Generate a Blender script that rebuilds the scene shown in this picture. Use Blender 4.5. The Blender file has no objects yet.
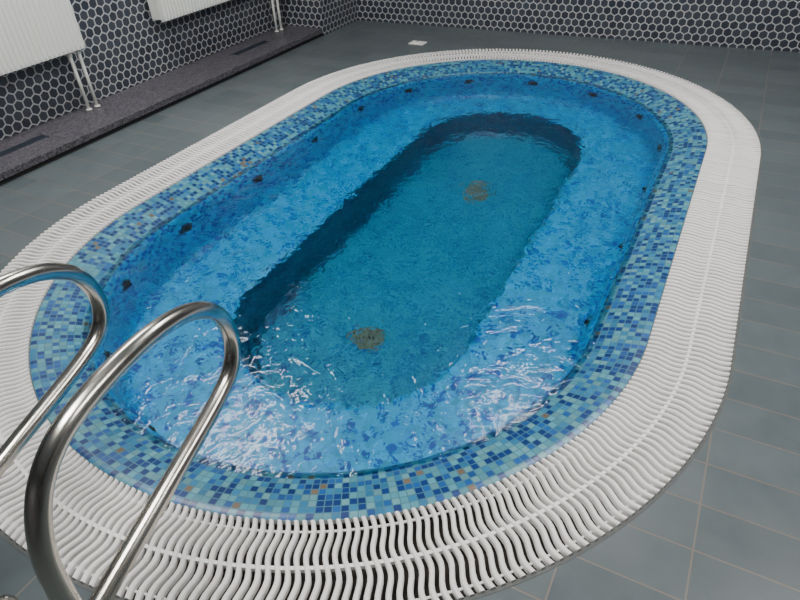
import bpy, math, random
from mathutils import Vector, Matrix
random.seed(4)
H=1.5
A=1.286; HS=.898; G=.278        # pool inner radius, half straight, grate width
WZ=-.05                          # water level
ZB=-.50; ZW=-.86                 # bench and foot-well depths
sc=bpy.context.scene
COL=sc.collection

# ---------------------------------------------------------------- helpers
def mesh_obj(name,verts,faces,mat=None,parent=None,smooth=False,uvs=None,mats=None,fm=None):
    me=bpy.data.meshes.new(name); me.from_pydata([tuple(v) for v in verts],[],faces)
    if mats:
        for m in mats: me.materials.append(m)
        if fm:
            for p,i in zip(me.polygons,fm): p.material_index=i
    elif mat: me.materials.append(mat)
    if uvs is not None:
        ul=me.uv_layers.new(name='UVMap')
        for p in me.polygons:
            for li in p.loop_indices: ul.data[li].uv=uvs[p.index][li-p.loop_start]
    if smooth:
        for p in me.polygons: p.use_smooth=True
    me.update()
    o=bpy.data.objects.new(name,me); COL.objects.link(o)
    if parent: o.parent=parent
    return o
def empty(name,loc=(0,0,0)):
    e=bpy.data.objects.new(name,None); COL.objects.link(e); e.location=loc; e.empty_display_size=.2
    return e
class MB:
    def __init__(s): s.v=[];s.f=[];s.m=[]
    def add(s,v,f,m=0):
        b=len(s.v); s.v+=[tuple(x) for x in v]; s.f+=[tuple(i+b for i in q) for q in f]; s.m+=[m]*len(f)
    def box(s,x0,x1,y0,y1,z0,z1,m=0,bev=0):
        if bev<=0:
            v=[(x,y,z) for z in (z0,z1) for y in (y0,y1) for x in (x0,x1)]
            s.add(v,[(0,2,3,1),(4,5,7,6),(0,1,5,4),(2,6,7,3),(0,4,6,2),(1,3,7,5)],m)
        else:
            import bmesh
            bm=bmesh.new(); bmesh.ops.create_cube(bm,size=1)
            for v in bm.verts:
                v.co=Vector(((x0+x1)/2+v.co.x*(x1-x0),(y0+y1)/2+v.co.y*(y1-y0),(z0+z1)/2+v.co.z*(z1-z0)))
            bmesh.ops.bevel(bm,geom=bm.edges[:],offset=bev,segments=2,affect='EDGES',profile=.5)
            bm.verts.index_update()
            s.add([v.co[:] for v in bm.verts],[[v.index for v in f.verts] for f in bm.faces],m); bm.free()
    def tube(s,pts,r,n=16,m=0,cap=True):
        pts=[Vector(p) for p in pts]; fr=None; rings=[]
        for i,p in enumerate(pts):
            t=(pts[min(i+1,len(pts)-1)]-pts[max(i-1,0)]).normalized()
            if fr is None:
                a=Vector((1,0,0)) if abs(t.x)<.9 else Vector((0,1,0)); fr=t.cross(a).normalized()
            fr=(fr-t*fr.dot(t)).normalized(); b=t.cross(fr)
            rr=r[i] if isinstance(r,(list,tuple)) else r
            rings.append([p+(fr*math.cos(2*math.pi*k/n)+b*math.sin(2*math.pi*k/n))*rr for k in range(n)])
        v=[q for R in rings for q in R]; f=[]
        for i in range(len(rings)-1):
            for k in range(n): f.append((i*n+k,i*n+(k+1)%n,(i+1)*n+(k+1)%n,(i+1)*n+k))
        if cap: f.append(tuple(range(n))[::-1]); f.append(tuple((len(rings)-1)*n+k for k in range(n)))
        s.add(v,f,m)
    def obj(s,name,mats,parent=None,smooth=False):
        return mesh_obj(name,s.v,s.f,mats=mats,fm=s.m,parent=parent,smooth=smooth)
def catmull(P,n=8):
    P=[Vector(p) for p in P]; out=[]
    for i in range(len(P)-1):
        p0=P[max(i-1,0)];p1=P[i];p2=P[i+1];p3=P[min(i+2,len(P)-1)]
        for k in range(n):
            t=k/n
            out.append(.5*((2*p1)+(p2-p0)*t+(2*p0-5*p1+4*p2-p3)*t*t+(3*p1-p0-3*p2+p3)*t**3))
    out.append(P[-1]); return out
def stad(s,base,hs,off,cy=0):
    """point on stadium, arclength s measured on radius=base ; off added to radius"""
    Pm=4*hs+2*math.pi*base; s%=Pm; R=base+off
    if s<2*hs: return Vector((R,cy-hs+s,0)),Vector((1,0,0))
    s-=2*hs
    if s<math.pi*base:
        a=s/base; n=Vector((math.cos(a),math.sin(a),0)); return Vector((0,cy+hs,0))+n*R,n
    s-=math.pi*base
    if s<2*hs: return Vector((-R,cy+hs-s,0)),Vector((-1,0,0))
    s-=2*hs; a=math.pi+s/base; n=Vector((math.cos(a),math.sin(a),0)); return Vector((0,cy-hs,0))+n*R,n
def samp(base,hs,off,cy=0,ns=24,na=64):
    L=[]
    for seg in range(4):
        s0=[0,2*hs,2*hs+math.pi*base,4*hs+math.pi*base][seg]; ln=[2*hs,math.pi*base][seg%2]; n=[ns,na][seg%2]
        for k in range(n): L.append(s0+ln*k/n)
    return [(stad(s,base,hs,off,cy)[0],s) for s in L]

# ---------------------------------------------------------------- materials
def newmat(name):
    m=bpy.data.materials.new(name); m.use_nodes=True; nt=m.node_tree
    return m,nt,nt.nodes['Principled BSDF'],nt.nodes['Material Output']
def N(nt,t,**k):
    n=nt.nodes.new(t)
    for a,b in k.items():
        if a=='inp':
            for i,v in b.items(): 
                if hasattr(v,'is_linked') or isinstance(v,bpy.types.NodeSocket): nt.links.new(v,n.inputs[i])
                else: n.inputs[i].default_value=v
        else: setattr(n,a,b)
    return n
def M(nt,op,a,b=None,c=None):
    d={0:a}
    if b is not None: d[1]=b
    if c is not None: d[2]=c
    return N(nt,'ShaderNodeMath',operation=op,inp=d).outputs[0]
def V(nt,op,a,b=None,c=None):
    d={0:a}
    if b is not None: d[1]=b
    if c is not None: d[2]=c
    n=N(nt,'ShaderNodeVectorMath',operation=op,inp=d)
    return n.outputs['Value'] if op in('DOT_PRODUCT','LENGTH','DISTANCE') else n.outputs[0]
def mixc(nt,f,a,b):
    n=N(nt,'ShaderNodeMix',data_type='RGBA'); 
    for i,v in ((0,f),(6,a),(7,b)):
        if isinstance(v,bpy.types.NodeSocket): nt.links.new(v,n.inputs[i])
        else: n.inputs[i].default_value=v
    return n.outputs[2]
def rgb(*c): return (c[0],c[1],c[2],1)
def simple(name,c,rough=.5,metal=0,nscale=0,namp=.1,bump=0):
    m,nt,p,o=newmat(name)
    p.inputs['Base Color'].default_value=rgb(*c); p.inputs['Roughness'].default_value=rough; p.inputs['Metallic'].default_value=metal
    if nscale:
        tc=N(nt,'ShaderNodeTexCoord'); n=N(nt,'ShaderNodeTexNoise',inp={'Vector':tc.outputs['Object'],'Scale':nscale,'Detail':4.0})
        lo=rgb(*[x*(1-namp) for x in c]); hi=rgb(*[min(1,x*(1+namp)) for x in c])
        nt.links.new(mixc(nt,n.outputs[0],lo,hi),p.inputs['Base Color'])
        if bump:
            b=N(nt,'ShaderNodeBump',inp={'Height':n.outputs[0],'Distance':bump,'Strength':.5}); nt.links.new(b.outputs[0],p.inputs['Normal'])
    return m

def mosaic(name,stops,grout,tile=.025,distort=0.0,dscale=7.,gw=.06,rough=.3,clump=.7):
    m,nt,p,o=newmat(name)
    uv=N(nt,'ShaderNodeUVMap',uv_map='UVMap').outputs[0]
    tc=N(nt,'ShaderNodeTexCoord').outputs['Object']
    if distort:
        n=N(nt,'ShaderNodeTexNoise',inp={'Vector':tc,'Scale':dscale,'Detail':2.0,'Distortion':.6})
        d=V(nt,'SCALE',V(nt,'SUBTRACT',n.outputs['Color'],(.5,.5,.5))); d.node.inputs['Scale'].default_value=distort*2
        n2=N(nt,'ShaderNodeTexNoise',inp={'Vector':tc,'Scale':dscale*4,'Detail':1.0})
        d2=V(nt,'SCALE',V(nt,'SUBTRACT',n2.outputs['Color'],(.5,.5,.5))); d2.node.inputs['Scale'].default_value=distort*.8
        uv=V(nt,'ADD',uv,V(nt,'ADD',d,d2))
    s=V(nt,'SCALE',uv); s.node.inputs['Scale'].default_value=1/tile
    cell=V(nt,'FLOOR',s); fr=V(nt,'FRACTION',s)
    cx=V(nt,'MULTIPLY',cell,(1,1,0))
    wn=N(nt,'ShaderNodeTexWhiteNoise',noise_dimensions='3D',inp={'Vector':cx})
    cl=N(nt,'ShaderNodeTexNoise',inp={'Vector':cx,'Scale':.23,'Detail':1.0}).outputs[0]
    val=M(nt,'ADD',wn.outputs['Value'],M(nt,'MULTIPLY',M(nt,'SUBTRACT',cl,.5),clump))
    cr=N(nt,'ShaderNodeValToRGB'); nt.links.new(val,cr.inputs[0]); cr.color_ramp.interpolation='CONSTANT'
    el=cr.color_ramp.elements
    el[0].position=stops[0][0]; el[0].color=rgb(*stops[0][1]); el[1].position=stops[1][0]; el[1].color=rgb(*stops[1][1])
    for q,c in stops[2:]:
        e=el.new(q); e.color=rgb(*c)
    sp=N(nt,'ShaderNodeSeparateXYZ',inp={0:fr})
    ex=M(nt,'ABSOLUTE',M(nt,'SUBTRACT',sp.outputs[0],.5)); ey=M(nt,'ABSOLUTE',M(nt,'SUBTRACT',sp.outputs[1],.5))
    g=M(nt,'GREATER_THAN',M(nt,'MAXIMUM',ex,ey),.5-gw)
    var=N(nt,'ShaderNodeTexWhiteNoise',inp={'Vector':V(nt,'ADD',cx,(7.3,1.1,3.7))}).outputs['Value']
    hs=N(nt,'ShaderNodeHueSaturation',inp={'Color':cr.outputs[0],'Value':M(nt,'ADD',.8,M(nt,'MULTIPLY',var,.4))})
    col=mixc(nt,g,hs.outputs[0],rgb(*grout))
    nt.links.new(col,p.inputs['Base Color']); p.inputs['Roughness'].default_value=rough
    if not distort:
        b=N(nt,'ShaderNodeBump',inp={'Height':M(nt,'SUBTRACT',1.0,g),'Distance':.001,'Strength':.6}); nt.links.new(b.outputs[0],p.inputs['Normal'])
    return m
rimM=mosaic('mosaic_rim',[(0,(.07,.26,.33)),(.24,(.022,.16,.31)),(.44,(.010,.08,.28)),(.60,(.003,.03,.15)),(.86,(.10,.27,.31)),(.998,(.13,.10,.07))],(.055,.17,.23),gw=.07,clump=.5)
wallM=mosaic('mosaic_pool_wall',[(0,(.015,.40,.70)),(.30,(.008,.25,.62)),(.48,(.002,.08,.42)),(.74,(.02,.38,.64))],(.015,.31,.56),distort=.008,gw=.03)
benchM=mosaic('mosaic_bench',[(0,(.010,.40,.70)),(.34,(.006,.31,.66)),(.53,(.002,.09,.45)),(.71,(.010,.37,.66))],(.008,.34,.62),distort=.01,gw=.02,clump=.9)
wwallM=mosaic('mosaic_well_wall',[(0,(.001,.07,.16)),(.4,(.001,.10,.22)),(.7,(.001,.04,.14)),(.85,(.002,.13,.22))],(.002,.09,.17),distort=.01,gw=.02)  # well side's shade and water absorption painted in as darker tile colours
wfloorM=mosaic('mosaic_well_floor',[(0,(.002,.25,.40)),(.4,(.002,.20,.38)),(.62,(.001,.09,.29)),(.80,(.003,.27,.40))],(.002,.23,.37),distort=.01,gw=.02)  # deeper tile colours than the bench stand in for light absorbed by water

def tilefloor():
    m,nt,p,o=newmat('floor_tiles')
    tc=N(nt,'ShaderNodeTexCoord').outputs['Object']
    s=V(nt,'MULTIPLY',V(nt,'ADD',tc,(29.965,30.02,0)),(1/.30,1/.15,0))
    cell=V(nt,'FLOOR',s); fr=V(nt,'FRACTION',s)
    sp=N(nt,'ShaderNodeSeparateXYZ',inp={0:fr})
    ex=M(nt,'SUBTRACT',.5,M(nt,'ABSOLUTE',M(nt,'SUBTRACT',sp.outputs[0],.5)))
    ey=M(nt,'SUBTRACT',.5,M(nt,'ABSOLUTE',M(nt,'SUBTRACT',sp.outputs[1],.5)))
    g=M(nt,'LESS_THAN',M(nt,'MINIMUM',M(nt,'MULTIPLY',ex,.30),M(nt,'MULTIPLY',ey,.15)),.0024)
    wn=N(nt,'ShaderNodeTexWhiteNoise',inp={'Vector':cell}).outputs['Value']
    n=N(nt,'ShaderNodeTexNoise',inp={'Vector':tc,'Scale':9.0,'Detail':6.0,'Roughness':.65}).outputs[0]
    n2=N(nt,'ShaderNodeTexNoise',inp={'Vector':tc,'Scale':1.3,'Detail':2.0}).outputs[0]
    v=M(nt,'ADD',M(nt,'MULTIPLY',wn,.35),M(nt,'ADD',M(nt,'MULTIPLY',n,.6),M(nt,'MULTIPLY',n2,.3)))
    c=mixc(nt,v,rgb(.056,.074,.082),rgb(.112,.134,.142))
    gc=mixc(nt,n2,rgb(.10,.085,.07),rgb(.24,.21,.18))
    nt.links.new(mixc(nt,g,c,gc),p.inputs['Base Color'])
    r=M(nt,'ADD',.22,M(nt,'MULTIPLY',n,.28)); nt.links.new(r,p.inputs['Roughness'])
    b=N(nt,'ShaderNodeBump',inp={'Height':M(nt,'SUBTRACT',M(nt,'MULTIPLY',n,.45),g),'Distance':.0018,'Strength':.6}); nt.links.new(b.outputs[0],p.inputs['Normal'])
    return m
floorM=tilefloor()
def hexmat(size=.064):
    m,nt,p,o=newmat('hexagon_wall_tiles')
    uv=N(nt,'ShaderNodeUVMap',uv_map='UVMap').outputs[0]
    s=V(nt,'SCALE',uv); s.node.inputs['Scale'].default_value=1/size
    r3=math.sqrt(3)
    s=V(nt,'ADD',s,(200.,200*r3,0))
    a=V(nt,'SUBTRACT',V(nt,'MODULO',s,(1,r3,1)),(.5,r3/2,0))
    s2=V(nt,'SUBTRACT',s,(.5,r3/2,0))
    b=V(nt,'SUBTRACT',V(nt,'MODULO',s2,(1,r3,1)),(.5,r3/2,0))
    sel=M(nt,'LESS_THAN',V(nt,'DOT_PRODUCT',a,a),V(nt,'DOT_PRODUCT',b,b))
    mx=N(nt,'ShaderNodeMix',data_type='VECTOR'); nt.links.new(sel,mx.inputs[0]); nt.links.new(b,mx.inputs[4]); nt.links.new(a,mx.inputs[5])
    gv=V(nt,'ABSOLUTE',mx.outputs[1])
    d=M(nt,'MAXIMUM',V(nt,'DOT_PRODUCT',gv,(.5,r3/2,0)),N(nt,'ShaderNodeSeparateXYZ',inp={0:gv}).outputs[0])
    g=N(nt,'ShaderNodeMapRange',inp={0:d,1:.425,2:.445}).outputs[0]
    idv=V(nt,'SUBTRACT',s,mx.outputs[1])
    rnd=N(nt,'ShaderNodeTexWhiteNoise',inp={'Vector':V(nt,'FLOOR',V(nt,'ADD',V(nt,'SCALE',idv),(.25,.25,.25)))}).outputs['Value']
    tile=mixc(nt,rnd,rgb(.035,.04,.055),rgb(.06,.068,.085))
    nt.links.new(mixc(nt,g,tile,rgb(.45,.45,.46)),p.inputs['Base Color'])
    p.inputs['Roughness'].default_value=.3
    b_=N(nt,'ShaderNodeBump',inp={'Height':M(nt,'SUBTRACT',1.0,g),'Distance':.002,'Strength':.5}); nt.links.new(b_.outputs[0],p.inputs['Normal'])
    return m
hexM=hexmat()
def granite():
    m,nt,p,o=newmat('dark_granite')
    tc=N(nt,'ShaderNodeTexCoord').outputs['Object']
    v=N(nt,'ShaderNodeTexVoronoi',inp={'Vector':tc,'Scale':110.0}).outputs['Color']
    s=N(nt,'ShaderNodeSeparateColor',inp={0:v}).outputs[0]
    cr=N(nt,'ShaderNodeValToRGB'); nt.links.new(s,cr.inputs[0]); e=cr.color_ramp.elements
    e[0].position=.0; e[0].color=rgb(.028,.027,.032); e[1].position=1; e[1].color=rgb(.14,.13,.15)
    nt.links.new(cr.outputs[0],p.inputs['Base Color']); p.inputs['Roughness'].default_value=.4
    return m
graniteM=granite()
whiteM=simple('white_enamel',(.80,.81,.76),.3,0,3,.03)
plasticM=simple('white_grate_plastic',(.88,.86,.84),.4,0,6,.1)
gutterM=simple('gutter_concrete',(.035,.028,.024),.8,0,20,.4,.002)
edgeM=simple('dark_edge_grout',(.10,.105,.10),.7,0,25,.3)
darkM=simple('dark_slot',(.012,.012,.013),.6,0,30,.2)
greyM=simple('jet_grey',(.03,.045,.07),.35,.3,20,.2)
drainM=simple('drain_tan',(.13,.15,.11),.6,0,25,.3)
ceilM=simple('ceiling_paint',(.72,.73,.74),.7,0,4,.03)
def steel():
    m,nt,p,o=newmat('stainless_steel')
    p.inputs['Metallic'].default_value=1
    tc=N(nt,'ShaderNodeTexCoord').outputs['Object']
    n=N(nt,'ShaderNodeTexNoise',inp={'Vector':tc,'Scale':14.0,'Detail':5.0}).outputs[0]
    nt.links.new(mixc(nt,n,rgb(.50,.45,.38),rgb(.72,.69,.63)),p.inputs['Base Color'])
    nt.links.new(M(nt,'ADD',.13,M(nt,'MULTIPLY',n,.16)),p.inputs['Roughness'])
    return m
steelM=steel()
def water():
    m,nt,p,o=newmat('pool_water'); nt.nodes.remove(p)
    tc=N(nt,'ShaderNodeTexCoord').outputs['Object']
    w=N(nt,'ShaderNodeTexNoise',inp={'Vector':tc,'Scale':5.0,'Detail':3.0,'Roughness':.5,'Distortion':1.0}).outputs[0]
    w2=N(nt,'ShaderNodeTexNoise',inp={'Vector':tc,'Scale':22.0,'Detail':2.0,'Distortion':.8}).outputs[0]
    d=V(nt,'DISTANCE',V(nt,'MULTIPLY',tc,(1,1,0)),(.18,-.57,0))
    ring=M(nt,'MULTIPLY',M(nt,'SINE',M(nt,'MULTIPLY',d,110.0)),M(nt,'POWER',2.718,M(nt,'MULTIPLY',d,-11.0)))
    h=M(nt,'ADD',M(nt,'ADD',w,M(nt,'MULTIPLY',w2,.22)),M(nt,'MULTIPLY',ring,.18))
    b=N(nt,'ShaderNodeBump',inp={'Height':h,'Distance':.016,'Strength':1.0}).outputs[0]
    fr=N(nt,'ShaderNodeFresnel',inp={'IOR':1.33,'Normal':b}).outputs[0]
    gl=N(nt,'ShaderNodeBsdfGlossy',inp={'Roughness':.05,'Normal':b}).outputs[0]
    tr=N(nt,'ShaderNodeBsdfRefraction',inp={'Color':rgb(.82,.97,1.0),'Roughness':0.0,'IOR':1.33,'Normal':b}).outputs[0]
    mx=N(nt,'ShaderNodeMixShader'); nt.links.new(fr,mx.inputs[0]); nt.links.new(tr,mx.inputs[1]); nt.links.new(gl,mx.inputs[2])
    nt.links.new(mx.outputs[0],o.inputs[0])
    return m
waterM=water()

# ---------------------------------------------------------------- deck floor (with hole)
XL,XR,YF,YB=-2.66,4.2,-5.2,3.4
outer=[p for p,_ in samp(A,HS,G+.008)]
import bmesh
bm=bmesh.new()
vs=[bm.verts.new((p.x,p.y,0)) for p in outer]; ed=[bm.edges.new((vs[i],vs[(i+1)%len(vs)])) for i in range(len(vs))]
rc=[bm.verts.new(c) for c in ((XL,YF,0),(XR,YF,0),(XR,YB,0),(XL,YB,0))]; ed+=[bm.edges.new((rc[i],rc[(i+1)%4])) for i in range(4)]
bmesh.ops.triangle_fill(bm,edges=ed,use_beauty=True,normal=(0,0,1))
for f in bm.faces:
    if f.normal.z<0: f.normal_flip()
me=bpy.data.meshes.new('floor'); bm.to_mesh(me); bm.free(); me.materials.append(floorM)
fl=bpy.data.objects.new('floor',me); COL.objects.link(fl)

# ---------------------------------------------------------------- pool
pool=empty('whirlpool_bath')
def loft(name,rows,mats,fm_rows,smooth=True,parent=None,closed=True):
    n=len(rows[0][0]); v=[p for r in rows for p in r[0]]; f=[];uv=[];fm=[]
    per=rows[0][2]
    for i in range(len(rows)-1):
        for k in range(n):
            k2=(k+1)%n; f.append((i*n+k,i*n+k2,(i+1)*n+k2,(i+1)*n+k)); fm.append(fm_rows[i])
            s0=rows[i][1][k]; s1=rows[i][1][k2] if k2 else per
            uv.append([(s0,rows[i][3]),(s1,rows[i][3]),(s1,rows[i+1][3]),(s0,rows[i+1][3])])
    return mesh_obj(name,v,f,mats=mats,fm=fm,uvs=uv,smooth=smooth,parent=parent)
per=4*HS+2*math.pi*A
prof=[(0.0,-.003),(-.012,-.002),(-.03,-.006),(-.06,-.013),(-.10,-.023),(-.14,-.036),(-.17,-.048),(-.20,-.066),(-.22,-.10),(-.23,-.16),(-.235,-.28),(-.24,ZB+.08),(-.255,ZB+.03),(-.28,ZB+.003),(-.31,ZB)]
rows=[];v=0;last=None
for off,z in prof:
    if last: v+=math.hypot(off-last[0],z-last[1])
    last=(off,z); L=samp(A,HS,off); rows.append(([Vector((p.x,p.y,z)) for p,_ in L],[s for _,s in L],per,v))
fmr=[0 if prof[i+1][1]>-.07 else 1 for i in range(len(prof)-1)]
basin=loft('basin_rim_and_wall',rows,[rimM,wallM],fmr,parent=pool)
WR,WH,WCY=.57,.95,.08
def planar(name,rings,mats,fmr,smooth=False):
    n=len(rings[0]); v=[p for r in rings for p in r]; f=[];fm=[];uv=[]
    for i in range(len(rings)-1):
        for k in range(n):
            k2=(k+1)%n; q=(i*n+k,i*n+k2,(i+1)*n+k2,(i+1)*n+k); f.append(q); fm.append(fmr[i]); uv.append([(v[j].x,v[j].y) for j in q])
    return mesh_obj(name,v,f,mats=mats,fm=fm,uvs=uv,parent=pool,smooth=smooth)
B0=[Vector((p.x,p.y,ZB)) for p,_ in samp(A,HS,-.31)]
B1=[Vector((p.x,p.y,ZB)) for p,_ in samp(WR,WH,.03,WCY)]
B2=[Vector((p.x,p.y,ZB-.006)) for p,_ in samp(WR,WH,.01,WCY)]
planar('bench_seat',[B0,B1,B2],[benchM],[0,0])
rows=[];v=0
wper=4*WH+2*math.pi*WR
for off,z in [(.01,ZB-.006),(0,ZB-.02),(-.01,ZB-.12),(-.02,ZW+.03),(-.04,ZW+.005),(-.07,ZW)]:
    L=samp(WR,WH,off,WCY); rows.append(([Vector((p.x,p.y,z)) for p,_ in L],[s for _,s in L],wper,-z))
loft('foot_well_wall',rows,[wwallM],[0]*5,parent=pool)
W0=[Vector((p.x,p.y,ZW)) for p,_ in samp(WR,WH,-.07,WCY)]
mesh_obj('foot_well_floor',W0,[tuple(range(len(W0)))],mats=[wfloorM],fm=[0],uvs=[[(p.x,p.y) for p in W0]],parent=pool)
Wt=[Vector((p.x,p.y,WZ)) for p,_ in samp(A,HS,-.172)]
mesh_obj('water_surface',Wt,[tuple(range(len(Wt)))],mat=waterM,parent=pool)
# jets
mb=MB()
def jet(s,z,off):
    p,n=stad(s,A,HS,off); c=Vector((p.x,p.y,z)); n=-n+Vector((0,0,.12)); n.normalize()
    mb.tube([c-n*.01,c+n*.006,c+n*.008],[.040,.040,.030],20,0)
    mb.tube([c+n*.008,c+n*.02],[.02,.014],14,1)
s=.2
while s<per-.2:
    jet(s,-.20,-.231); s+=per/19
mb.obj('jets',[greyM,darkM],pool)
mb=MB()
for y in (-.80,.69):
    c=Vector((0,y,ZW))
    mb.tube([c,c+Vector((0,0,.01)),c+Vector((0,0,.022))],[.085,.085,.06],28,0)
    for a in range(10):
        t=a*math.pi/5; d=Vector((math.cos(t),math.sin(t),0))
        mb.tube([c+d*.028+Vector((0,0,.023)),c+d*.054+Vector((0,0,.021))],.005,6,1)
mb.obj('floor_drains',[drainM,darkM],pool)

# gutter + curb ring under grate
gp=[(G+.008,0.0),(G+.008,.001),(G,.001),(G-.006,-.004),(G-.008,-.055),(.012,-.055),(.010,-.006),(.004,-.003),(0,-.003)]
rr=[[Vector((p.x,p.y,z)) for p,_ in samp(A,HS,off)] for off,z in gp]
n=len(rr[0]); f=[];fm=[]
for i in range(len(rr)-1):
    for k in range(n): k2=(k+1)%n; f.append((i*n+k,(i+1)*n+k,(i+1)*n+k2,i*n+k2)); fm.append(0 if i<3 else (1 if i<6 else 0))
mesh_obj('overflow_gutter',[p for r in rr for p in r],f,mats=[edgeM,gutterM],fm=fm,parent=pool)

# ---------------------------------------------------------------- grate slats
mid=A+G/2; perm=4*HS+2*math.pi*mid
PITCH=.0258; ns=int(perm/PITCH); pitch=perm/ns
mb=MB()
o0,o1=-G/2+.003,G/2-.003
for i in range(ns):
    sc0=i*pitch; w=pitch*.54; K=17; vv=[];ff=[]
    jz=random.uniform(-.0008,.0008)
    for k in range(K):
        t=k/(K-1); off=o0+(o1-o0)*t
        ws=pitch*.27*math.sin(t*2*math.pi*2)
        for (dx,z) in ((-.5,-.014),(-.5,.003),(-.28,.007),(.28,.007),(.5,.003),(.5,-.014)):
            p,_=stad(sc0+ws+dx*w,mid,HS,off); vv.append((p.x,p.y,z+jz))
    for k in range(K-1):
        for j in range(5): ff.append((k*6+j,k*6+j+1,(k+1)*6+j+1,(k+1)*6+j))
    ff.append((0,5,4,3,2,1)); b=(K-1)*6; ff.append((b,b+1,b+2,b+3,b+4,b+5))
    mb.add(vv,ff,0)
for off,hw,zt in ((0,.005,.003),(-G/2+.03,.003,-.008),(G/2-.03,.003,-.008)):
    q=[(off-hw,-.014),(off-hw,zt),(off+hw,zt),(off+hw,-.014)]
    R=[[Vector((p.x,p.y,z)) for p,_ in samp(mid,HS,o)] for o,z in q]; n=len(R[0]); ff=[]
    for i in range(3):
        for k in range(n): k2=(k+1)%n; ff.append((i*n+k,i*n+k2,(i+1)*n+k2,(i+1)*n+k))
    mb.add([p for r in R for p in r],ff,0)
mb.obj('overflow_grate',[plasticM])

# ---------------------------------------------------------------- walls
def wall(name,a,b,z0,z1):
    a=Vector(a);b=Vector(b);L=(b-a).length
    mesh_obj(name,[(a.x,a.y,z0),(b.x,b.y,z0),(b.x,b.y,z1),(a.x,a.y,z1)],[(0,1,2,3)],mat=hexM,uvs=[[(0,z0),(L,z0),(L,z1),(0,z1)]])
CZ=2.8
WX=-2.65; NY=2.25; PX=-2.2
wall('wall_left',(WX,YF),(WX,NY),0,CZ)
wall('wall_niche_end',(WX,NY),(PX,NY),0,CZ)
wall('wall_pier',(PX,NY),(PX,2.88),0,CZ)
wall('wall_back',(PX,2.88),(XR,3.17),0,CZ)
wall('wall_right',(XR,3.17),(XR,YF),0,CZ)
wall('wall_front',(XR,YF),(WX,YF),0,CZ)
mesh_obj('ceiling',[(XL,YF,CZ),(XR,YF,CZ),(XR,3.3,CZ),(XL,3.3,CZ)],[(0,3,2,1)],mat=ceilM)

# ---------------------------------------------------------------- stone ledge with vents
mb=MB()
segs=[(YF+.01,-3.4),(-3.398,-1.42),(-1.418,.35),(.352,NY-.002)]
for y0,y1 in segs: mb.box(WX+.002,PX,y0,y1,.03,.07,0,.0015)
mb.box(WX+.002,PX-.02,YF+.01,NY-.002,.0,.03,1)
for y0,y1 in ((-.98,-.56),(1.28,1.72)):
    mb.box(-2.475,-2.415,y0,y1,.0690,.0705,1)
    for k in range(5):
        x=-2.472+k*.0125; mb.box(x,x+.005,y0+.005,y1-.005,.070,.0715,2)
    mb.box(-2.480,-2.472,y0-.005,y1+.005,.0690,.0718,2); mb.box(-2.418,-2.410,y0-.005,y1+.005,.0690,.0718,2)
mb.obj('stone_ledge',[graniteM,darkM,greyM])

# ---------------------------------------------------------------- radiators
def radiator(y0,y1,z0=.46,z1=.96):
    e=empty('radiator',(0,0,0))
    mb=MB(); xf=-2.50; xb=-2.60
    prof=[];y=y0+.012;rib=.0333
    while y<y1-.012-rib*.5:
        prof+=[(y,0),(y+rib*.55,0),(y+rib*.68,-.006),(y+rib*.87,-.006)]; y+=rib
    prof.append((y1-.012,0))
    za,zb=z0+.02,z1-.02
    vv=[];ff=[]
    for (yy,dx) in prof:
        vv+=[(xf-.004,yy,z0),(xf+dx,yy,za),(xf+dx,yy,zb),(xf-.004,yy,z1)]
    for i in range(len(prof)-1):
        for j in range(3): ff.append((i*4+j,(i+1)*4+j,(i+1)*4+j+1,i*4+j+1))
    mb.add(vv,ff,0)
    mb.box(xf-.012,xf-.0065,y0,y1,z0,z1,0,.002)
    mb.box(xb,xb+.012,y0,y1,z0,z1,0,.003)
    for ya,yb in ((y0-.002,y0+.01),(y1-.01,y1+.002)): mb.box(xb,xf-.002,ya,yb,z0+.015,z1+.002,0,.002)
    y=y0+.02
    while y<y1-.03: mb.box(xb+.012,xf-.012,y,y+.006,z1-.012,z1,0); y+=.018
    y=y0+.02
    while y<y1-.02: mb.box(xb+.014,xf-.014,y,y+.003,z0+.01,z0+.04,0); y+=.03
    mb.obj('panel',[whiteM],e)
    mb=MB()
    for yy in (y1-.10,y1-.03):
        mb.tube([(-2.55,yy,.072),(-2.55,yy,z0+.03)],.011,12,0); mb.tube([(-2.55,yy,.072),(-2.55,yy,.08)],.02,16,0)
        mb.tube([(-2.55,yy,z0-.035),(-2.55,yy,z0-.005)],.016,12,0)
    mb.obj('supply_pipes',[whiteM],e,True)
    mb=MB()
    for yy in (y0+.2,y1-.2):
        mb.box(WX+.001,xb,yy-.015,yy+.015,z0+.05,z1-.05,0)
    mb.obj('wall_brackets',[whiteM],e)
radiator(-1.45,-.03)
radiator(.66,2.11)

# ---------------------------------------------------------------- handrails
RP=[(-2.56,0.0),(-2.565,.12),(-2.57,.28),(-2.56,.46),(-2.54,.56),(-2.50,.64),(-2.44,.69),(-2.36,.71),(-2.24,.712),(-2.13,.697),(-2.03,.66),(-1.955,.595),(-1.925,.50),(-1.955,.42),(-2.05,.378),(-2.30,.338),(-2.48,.31),(-2.57,.295)]
def handrail(dx,dy,dz):
    e=empty('pool_handrail'); mb=MB()
    P=[(.455-.19*(y+2.5)+dx,y+dy,max(0,z+dz*min(1,z*3))) for y,z in RP]
    mb.tube(catmull(P,8),.0215,24,0); mb.obj('rail_tube',[steelM],e,True)
    mb=MB(); b=Vector(P[0]); mb.tube([b,b+Vector((0,0,.008)),b+Vector((0,0,.02))],[.055,.055,.03],28,0)
    for a in range(4):
        t=a*math.pi/2+.4; q=b+Vector((math.cos(t)*.044,math.sin(t)*.044,.008)); mb.tube([q,q+Vector((0,0,.005))],.006,8,0)
    mb.obj('base_flange',[steelM],e,True)
handrail(0,0,0)
handrail(-.425,-.05,.02)

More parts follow.
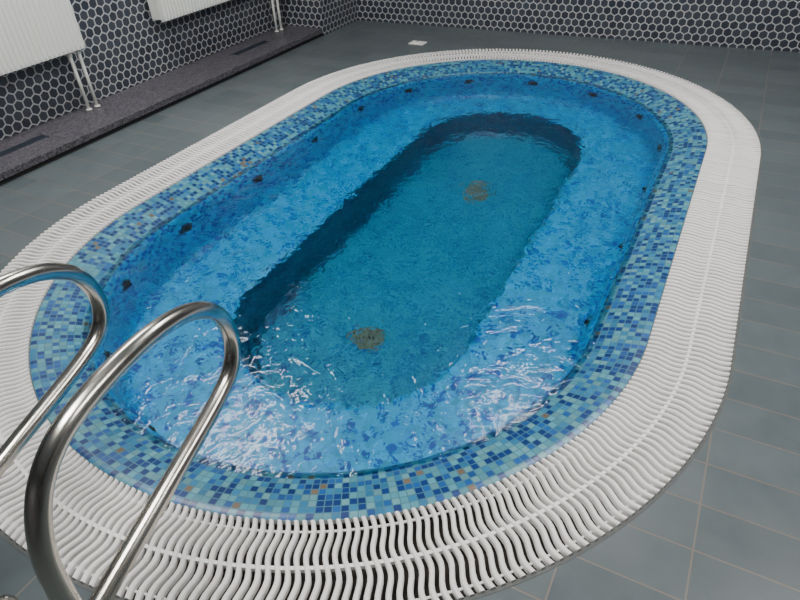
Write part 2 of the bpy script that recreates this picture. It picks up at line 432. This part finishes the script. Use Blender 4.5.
# ---------------------------------------------------------------- skimmer lid
mb=MB()
mb.box(-1.31,-1.17,2.27,2.37,.0,.008,0,.003); mb.box(-1.27,-1.21,2.295,2.345,.008,.016,0,.003); mb.box(-1.248,-1.232,2.315,2.325,.016,.018,1)
mb.obj('skimmer_lid',[whiteM,darkM])

# ---------------------------------------------------------------- ceiling lamps
def lamp(x,y,w,d,p):
    e=empty('ceiling_lamp',(x,y,CZ)); mb=MB()
    t=.02
    mb.box(-w/2-t,w/2+t,-d/2-t,-d/2,-.03,0,0);mb.box(-w/2-t,w/2+t,d/2,d/2+t,-.03,0,0)
    mb.box(-w/2-t,-w/2,-d/2,d/2,-.03,0,0);mb.box(w/2,w/2+t,-d/2,d/2,-.03,0,0)
    mb.obj('frame',[whiteM],e)
    l=bpy.data.lights.new('lamp','AREA'); l.shape='RECTANGLE'; l.size=w; l.size_y=d; l.energy=p; l.color=(1,.985,.96)
    o=bpy.data.objects.new('light_panel',l); COL.objects.link(o); o.parent=e; o.location=(0,0,-.015)
lamp(.65,.9,1.2,.6,72)
lamp(.45,-2.2,1.2,.6,60)
lamp(-1.8,-.4,.6,1.2,68)
lamp(2.7,-.6,.6,1.2,54)
w=bpy.data.worlds.new('World'); sc.world=w; w.use_nodes=True; w.node_tree.nodes['Background'].inputs[0].default_value=(.5,.55,.6,1); w.node_tree.nodes['Background'].inputs[1].default_value=.3

# ---------------------------------------------------------------- camera
f,psi,th,ro=606.07,.5165,.6577,-.0533
F=Vector((-math.sin(psi)*math.cos(th),math.cos(psi)*math.cos(th),-math.sin(th)))
r=Vector((math.cos(psi),math.sin(psi),0)); u=r.cross(F)
R=r*math.cos(ro)+u*math.sin(ro); U=-r*math.sin(ro)+u*math.cos(ro)
cam=bpy.data.cameras.new('camera'); co=bpy.data.objects.new('camera',cam); COL.objects.link(co)
m=Matrix((R,U,-F)).transposed().to_4x4(); m.translation=Vector((.8749*H,-1.827*H,H)); co.matrix_world=m
cam.sensor_width=36; cam.lens=36*f/800; cam.clip_start=.02
sc.camera=co
